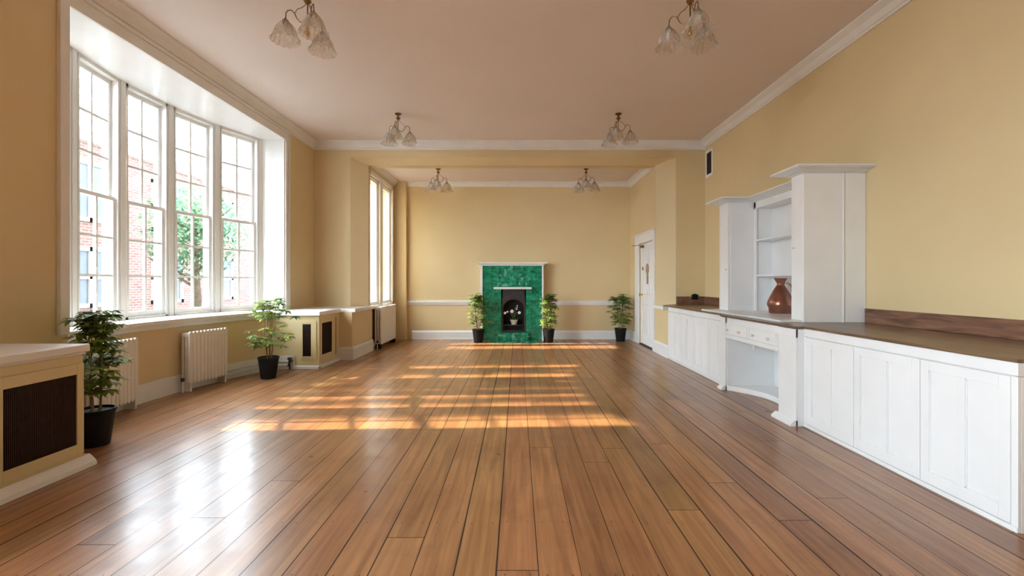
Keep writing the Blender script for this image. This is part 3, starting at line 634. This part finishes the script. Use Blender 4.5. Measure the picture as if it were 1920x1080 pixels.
# ---------------------------------------------------------------- fireplace
YS = 10.45
fp = empty('fireplace', (-.12, 10.56, 0), 'green glazed tile fireplace with white mantel at the end wall', 'fireplace'); l = L(fp)
fx0, fx1 = -.83, .59
t = MB(); t.box(fx0+.05, -.365, YS, YF-.002, 0, 1.68); t.box(.196, fx1-.035, YS, YF-.002, 0, 1.68); t.box(-.365, .196, YS, YF-.002, 0, .185); t.box(-.365, .196, YS, YF-.002, 1.14, 1.22)
l(t, 'tile_surround', TILE)
t = MB(); t.box(-.365, .196, YS+.002, YF-.002, 1.22, 1.68); t.box(-.455, -.365, YS-.006, YS, 1.22, 1.66); t.box(.196, .29, YS-.006, YS, 1.22, 1.66); t.box(-.365, .196, YS-.006, YS+.002, 1.22, 1.66)
l(t, 'tile_panel', TILEV)
l(MB().box(-.53, .324, YS-.10, YS, 1.156, 1.20), 'tile_shelf', WHT, .004)
l(MB().box(fx0, fx0+.05, YS-.03, YF-.002, .0, 1.69).box(fx1-.035, fx1, YS-.03, YF-.002, .0, 1.69).box(fx0, fx1, YS-.03, YF-.002, 1.68, 1.70), 'frame', WHT, .004)
l(MB().box(fx0-.05, fx1+.09, YS-.12, YF-.002, 1.725, 1.755).box(fx0-.02, fx1+.03, YS-.06, YF-.002, 1.70, 1.725), 'mantel_shelf', WHT, .005)
# iron insert with arched opening
ins = MB(); oy = YS+.03
n = 14; cx = -.085; rw = .235; zs = .72
inner = [(cx-rw, .20), (cx-rw, zs)]+[(cx-rw*math.cos(PI*i/n), zs+.20*math.sin(PI*i/n)) for i in range(1, n)]+[(cx+rw, zs), (cx+rw, .20)]
outer = [(-.365, .20), (-.365, zs)]+[(-.365+.561*i/n, 1.14) for i in range(1, n)]+[(.196, zs), (.196, .20)]
vs_ = [(a, oy, b) for a, b in inner]+[(a, oy, b) for a, b in outer]+[(a, oy+.03, b) for a, b in inner]+[(a, oy+.03, b) for a, b in outer]
N_ = len(inner); fs_ = []
for i in range(N_-1):
    fs_ += [(i, i+1, N_+i+1, N_+i), (2*N_+i, 3*N_+i, 3*N_+i+1, 2*N_+i+1), (i, 2*N_+i, 2*N_+i+1, i+1)]
ins.add(vs_, fs_); ins.box(-.365, .196, oy-.01, oy+.05, .185, .21)
l(ins, 'cast_iron_insert', IRON)
l(MB().box(-.365, .196, 10.655, 10.665, .185, 1.14).box(-.365, .196, 10.5, 10.66, .185, .19), 'firebox', BLKM)
gt = MB()
for i in range(9): gt.box(-.285+.05*i-.005, -.285+.05*i+.005, 10.46, 10.47, .22, .36)
gt.box(-.30, .13, 10.455, 10.475, .335, .35).box(-.30, .13, 10.455, 10.475, .215, .23).box(-.30, .13, 10.46, 10.64, .33, .34).box(-.30, -.28, 10.46, 10.62, .19, .34).box(.11, .13, 10.46, 10.62, .19, .34)
l(gt, 'fire_basket', IRON)
l(MB().box(-.62, .42, 10.02, YS, .001, .022).box(-.43, .25, YS-.10, YS, .022, .17), 'hearth', TILEV)  # the tile's pale blotches paint the glare on the hearth

# orchid
oc = empty('potted_orchid', (-.075, 10.55, .341), 'white flowering orchid in a small cream pot inside the fireplace', 'potted plant')
MB().lathe([(.004, 0), (.055, 0), (.085, .10), (.092, .105), (.092, .118), (.08, .118), (.078, .10), (.004, .10)], (0, 0, 0), 20).build('pot', CERAM, oc)
rnd = random.Random(4)
def leafblade(mb, base, d, length, width, droop=.3, seg=4):
    d = Vector(d).normalized(); side = d.cross(Vector((0, 0, 1)))
    if side.length < .05: side = Vector((1, 0, 0))
    side.normalize(); vs = []
    for i in range(seg+1):
        t = i/seg; w = width*.5*math.sin(PI*min(1, .08+t*.92))**.8 if i < seg else 0.0
        p = Vector(base)+d*length*t+Vector((0, 0, -droop*length*t*t))
        vs += [p-side*w+Vector((0, 0, w*.25)), p, p+side*w+Vector((0, 0, w*.25))]
    fs = []
    for i in range(seg):
        a = i*3; fs += [(a, a+1, a+4, a+3), (a+1, a+2, a+5, a+4)]
    mb.add(vs, fs, True)
m = MB()
for i in range(6):
    a = rnd.uniform(0, 2*PI); leafblade(m, (0, 0, .10), (math.cos(a), math.sin(a)*.5, .9), rnd.uniform(.14, .22), .05, .5)
m.build('leaves', LEAF, oc)
fl = MB(); stm = MB()
for x, z, r in ((-.205, .27, .03), (-.045, .31, .04), (.12, .28, .035), (.06, .36, .017), (.07, .40, .014), (.075, .44, .012), (-.15, .30, .02)):
    stm.tube([(0, 0, .10), (x*.4, -.01, z*.8+.06), (x, -.03, z)], .003, 5)
    for k in range(5):
        q = 2*PI*k/5+.3; fl.lathe([(.001, -.002), (r*.5, 0), (r*.5, .002), (.001, .004)], (0, 0, 0), 8, Matrix.Translation((x+math.cos(q)*r*.55, -.04, z+math.sin(q)*r*.55)) @ Matrix.Rotation(PI/2, 4, 'X'))
    fl.lathe([(.001, -.006), (r*.3, 0), (.001, .01)], (0, 0, 0), 8, Matrix.Translation((x, -.045, z)) @ Matrix.Rotation(PI/2, 4, 'X'))
    fl.build('flower', PETAL, oc); fl = MB()
stm.build('stems', LEAF, oc)

# ---------------------------------------------------------------- umbrella plants
def plant(loc, h, spread, seed, label, n=46, low=.36, gap=None):
    e = empty('potted_plant', loc, label, 'potted plant', 'umbrella plants in black pots')
    rn = random.Random(seed)
    MB().lathe([(.004, 0), (.095, 0), (.128, .265), (.135, .27), (.135, .29), (.122, .29), (.118, .26), (.004, .26)], (0, 0, .001), 28).build('pot', BLK, e)
    MB().lathe([(.004, .262), (.117, .262), (.115, .272), (.004, .276)], (0, 0, 0), 20).build('soil', SOIL, e)
    st, fo = MB(), MB(); tips = []
    for k in range(4):
        a = 2*PI*k/4+rn.uniform(-.4, .4); r0 = .035; top = h*rn.uniform(.82, .97); lean = spread*rn.uniform(.12, .3)
        pts = [(r0*math.cos(a)+lean*math.cos(a)*t**1.5+.012*math.sin(5*t+k), r0*math.sin(a)+lean*math.sin(a)*t**1.5, .25+(top-.25)*t) for t in [i/7 for i in range(8)]]
        st.tube(pts, [.0085-.005*i/7 for i in range(8)], 6); tips.append(pts)
    for c in range(n):
        pts = rn.choice(tips); t = 1-rn.random()**1.25
        z = low+(h-low)*t
        if gap and gap[0] < z < gap[1] and rn.random() < .8: continue
        tt = max(0, min(.999, (z-.25)/(pts[-1][2]-.25)))*7; i = min(int(tt), 6); b = Vector(pts[i]).lerp(Vector(pts[i+1]), min(1, tt-i))
        a = rn.uniform(0, 2*PI); rr = spread*rn.uniform(.25, 1)*(.75+.35*math.sin(PI*min(1, t+.12)))
        if z > h*.9: rr *= .6
        q = b+Vector((math.cos(a)*rr, math.sin(a)*rr, rn.uniform(-.02, .09)))
        mid = b.lerp(q, .5)+Vector((0, 0, .025))
        st.tube([b, mid, q], .0022, 4)
        nl = rn.randint(7, 9); L0 = rn.uniform(.065, .105)
        out = (q-b).normalized()
        for k in range(nl):
            w = 2*PI*k/nl+rn.uniform(-.15, .15)
            d = Vector((math.cos(w), math.sin(w), rn.uniform(-.25, .15)))+out*.25
            leafblade(fo, q, d, L0*rn.uniform(.85, 1.1), .034, rn.uniform(.15, .5))
    st.build('stems', STEM, e); fo.build('foliage', LEAF, e)
    return e
plant((-3.385, 3.72, 0), 1.09, .155, 11, 'leafy umbrella plant in a black pot, nearest plant, behind the large mesh cupboard', 120)
plant((-3.39, 6.32, 0), 1.07, .29, 5, 'airy umbrella plant in a black pot at the far end of the bow window', 92, .40, (.6, .78))
plant((-.85, 10.10, 0), 1.07, .20, 21, 'umbrella plant in a black pot just left of the fireplace', 110)
plant((.68, 10.10, 0), 1.05, .15, 33, 'umbrella plant in a black pot just right of the fireplace', 120)
plant((2.29, 10.30, 0), 1.07, .22, 45, 'umbrella plant in a black pot in the corner beside the white door', 115)

# ---------------------------------------------------------------- chandeliers
def chandelier():
    e = empty('chandelier', (0, 0, 0), '', 'chandelier', 'three-arm glass chandeliers')
    MB().lathe([(.004, 0), (.05, 0), (.05, -.008), (.035, -.02), (.014, -.03), (.012, -.05), (.030, -.06), (.034, -.075), (.016, -.095), (.004, -.096)], (0, 0, -.001), 20).build('ceiling_rose', BRASS, e)
    MB().tube([(0, 0, -.03), (0, 0, -.35)], .006, 8).build('rod', BRASS, e)
    MB().lathe([(.004, -.235), (.012, -.24), (.034, -.255), (.036, -.265), (.014, -.28), (.01, -.33), (.02, -.345), (.024, -.36), (.016, -.378), (.006, -.385), (.004, -.40)], (0, 0, 0), 18).build('hub', BRASSP, e)
    am = MB(); am.tube([(.02, 0, -.262), (.06, 0, -.265), (.09, 0, -.235), (.11, 0, -.19), (.135, 0, -.165), (.165, 0, -.17), (.182, 0, -.195), (.185, 0, -.25)], .005, 8)
    am.tube([(.11, 0, -.19), (.085, 0, -.15), (.05, 0, -.135), (.022, 0, -.11), (.012, 0, -.09)], .0032, 6)
    sh = MB(); pf = [(.026, -.012), (.036, -.024), (.058, -.048), (.078, -.08), (.092, -.115), (.102, -.15), (.112, -.175), (.128, -.195)]
    seg = 56; vs_ = []; fs_ = []
    for i, (r, z) in enumerate(pf):
        for k in range(seg):
            w = 2*PI*k/seg; t = i/(len(pf)-1); rr = r*(1+.035*t*math.cos(14*w)); vs_.append((rr*math.cos(w), rr*math.sin(w), z+.008*t*t*math.cos(14*w)))
    for i, (r, z) in enumerate(pf[::-1]):
        for k in range(seg):
            w = 2*PI*k/seg; t = 1-i/(len(pf)-1); rr = (r-.003)*(1+.035*t*math.cos(14*w)); vs_.append((rr*math.cos(w), rr*math.sin(w), z+.008*t*t*math.cos(14*w)))
    n2_ = 2*len(pf)
    for i in range(n2_-1):
        for k in range(seg): fs_.append((i*seg+k, i*seg+(k+1) % seg, (i+1)*seg+(k+1) % seg, (i+1)*seg+k))
    sh.add(vs_, fs_, True)
    cp = MB(); cp.lathe([(.004, .012), (.008, .012), (.012, 0), (.028, -.012), (.031, -.034), (.027, -.034), (.02, -.02), (.004, -.02)], (0, 0, 0), 16)
    bu = MB(); bu.lathe([(.004, -.02), (.012, -.02), (.013, -.045), (.022, -.07), (.027, -.09), (.02, -.115), (.004, -.122)], (0, 0, 0), 14)
    a0 = am.build('arm', BRASS, e); s0 = cp.build('cup', BRASS, a0); s0.location = (.185, 0, -.25)
    g0 = sh.build('glass_shade', SHADE, a0); g0.location = (.185, 0, -.25)
    b0 = bu.build('bulb', PETAL, a0); b0.location = (.185, 0, -.25)
    for k in (1, 2):
        a1 = copy_tree(a0, e); a1.rotation_euler = (0, 0, 2*PI*k/3)
    return e
proto = chandelier()
spots = [(-1.885, 4.17, ZC, 190, 'glass chandelier nearest the camera on the window side'),
         (1.553, 4.17, ZC, 150, 'glass chandelier nearest the camera on the cabinet side'),
         (-1.834, 7.14, ZC, 150, 'glass chandelier before the beam on the window side'),
         (1.556, 7.14, ZC, 5, 'glass chandelier before the beam on the cabinet side'),
         (-1.604, 9.41, ZC2, 150, 'glass chandelier beyond the beam on the left'),
         (1.396, 9.41, ZC2, 140, 'glass chandelier beyond the beam on the right')]
for i, (x, y, z, a, lb) in enumerate(spots):
    o = proto if i == 0 else copy_tree(proto)
    o.location = (x, y, z); o.rotation_euler.z = math.radians(a); o['label'] = lb

# ---------------------------------------------------------------- outside the windows
struct('ground_outside', MB().box(-40, -4.35, -20, 45, -.6, -.4), PAVE, 'pale courtyard paving outside the windows', 'ground')
bd = empty('brick_building', (-13, 14, -.4), 'red brick building with white windows seen through the bow window', 'building'); l = L(bd)
l(MB().box(-19, -12, 2, 32, -.4, 5.2), 'brick_wall', BRICK)
l(MB().box(-19.2, -11.8, 1.8, 32.2, 5.2, 5.5), 'parapet', STONE)
for i in range(10):
    y = 3.6+2.9*i
    for z in (.6, 3.0):
        w = l(MB().box(-12.06, -11.93, y, y+.12, z, z+1.7).box(-12.06, -11.93, y+1.28, y+1.4, z, z+1.7).box(-12.06, -11.93, y, y+1.4, z, z+.12).box(-12.06, -11.93, y, y+1.4, z+1.58, z+1.7).box(-12.06, -11.93, y+.65, y+.75, z, z+1.7).box(-12, -11.93, y, y+1.4, z+.8, z+.9), 'window', STONE)
        l(MB().box(-12.06, -11.98, y+.12, y+1.28, z+.12, z+1.58), 'pane', DGLASS, 0, w)
def tree(loc, h, r, seed, label, n=2600, rz=None):
    e = empty('tree', loc, label, 'tree'); rn = random.Random(seed)
    t = MB(); t.tube([(0, 0, 0), (.05, .03, h*.3), (-.03, .06, h*.6), (.02, 0, h*.9)], [.16, .13, .09, .03], 10)
    for k in range(9):
        a = rn.uniform(0, 2*PI); z = h*rn.uniform(.35, .8); t.tube([(0, 0, z), (math.cos(a)*r*.4, math.sin(a)*r*.4, z+.35), (math.cos(a)*r*.8, math.sin(a)*r*.8, z+.8)], [.05, .03, .012], 6)
    t.build('trunk', BARK, e)
    f = MB(); rz = rz or r*1.1
    for i in range(n):
        a = rn.uniform(0, 2*PI); ph = math.acos(rn.uniform(-1, 1)); q = rn.random()**.4
        p = (math.cos(a)*math.sin(ph)*r*q, math.sin(a)*math.sin(ph)*r*q, h-rz*.7+math.cos(ph)*rz*q)
        leafblade(f, p, (rn.uniform(-1, 1), rn.uniform(-1, 1), rn.uniform(-.5, .5)), rn.uniform(.12, .2), .08, .3, 2)
    f.build('foliage', TREEL, e)
tree((-9.2, 13.2, -.4), 4.2, 1.3, 3, 'green tree before the brick building, seen through the right-hand bow window')

def poplar():  # unseen trees added to break the sunlight into streaks on the floor
    e = empty('added_streak_poplar', (0, 0, 0), '', 'tree'); rn = random.Random(8)
    MB().tube([(0, 0, 0), (.03, 0, 4), (0, .02, 10)], [.12, .09, .02], 8).build('trunk', BARK, e)
    f = MB()
    for i in range(3600):
        a = rn.uniform(0, 2*PI); z = rn.uniform(.8, 11); R = .40*math.sin(PI*min(1, (z+1.2)/13.5))**.5; q = R*rn.random()**.5
        leafblade(f, (math.cos(a)*q, math.sin(a)*q, z), (rn.uniform(-1, 1), rn.uniform(-1, 1), rn.uniform(-.2, 1)), rn.uniform(.14, .24), .11, .2, 2)
    f.build('foliage', TREEL, e); return e
pp = poplar()
for i, (x, y, k) in enumerate([(-10.6, 3.0, 1.1), (-10.4, 4.1, .35), (-10.6, 4.62, .42), (-10.5, 5.42, .8), (-10.4, 6.27, .5), (-10.6, 7.1, .85), (-10.5, 8.15, 1.1), (-10.6, 9.9, 1.0)]):
    o = pp if i == 0 else copy_tree(pp)
    o.location = (x, y, -.4); o.rotation_euler.z = i*1.1; o.scale = (k, k, 1)
    o['label'] = ['first', 'second', 'third', 'fourth', 'fifth', 'sixth', 'seventh', 'eighth'][i]+' added out-of-view poplar breaking the sun into streaks outside the bow window, counting from the camera end'; o['group'] = 'poplars in the courtyard'
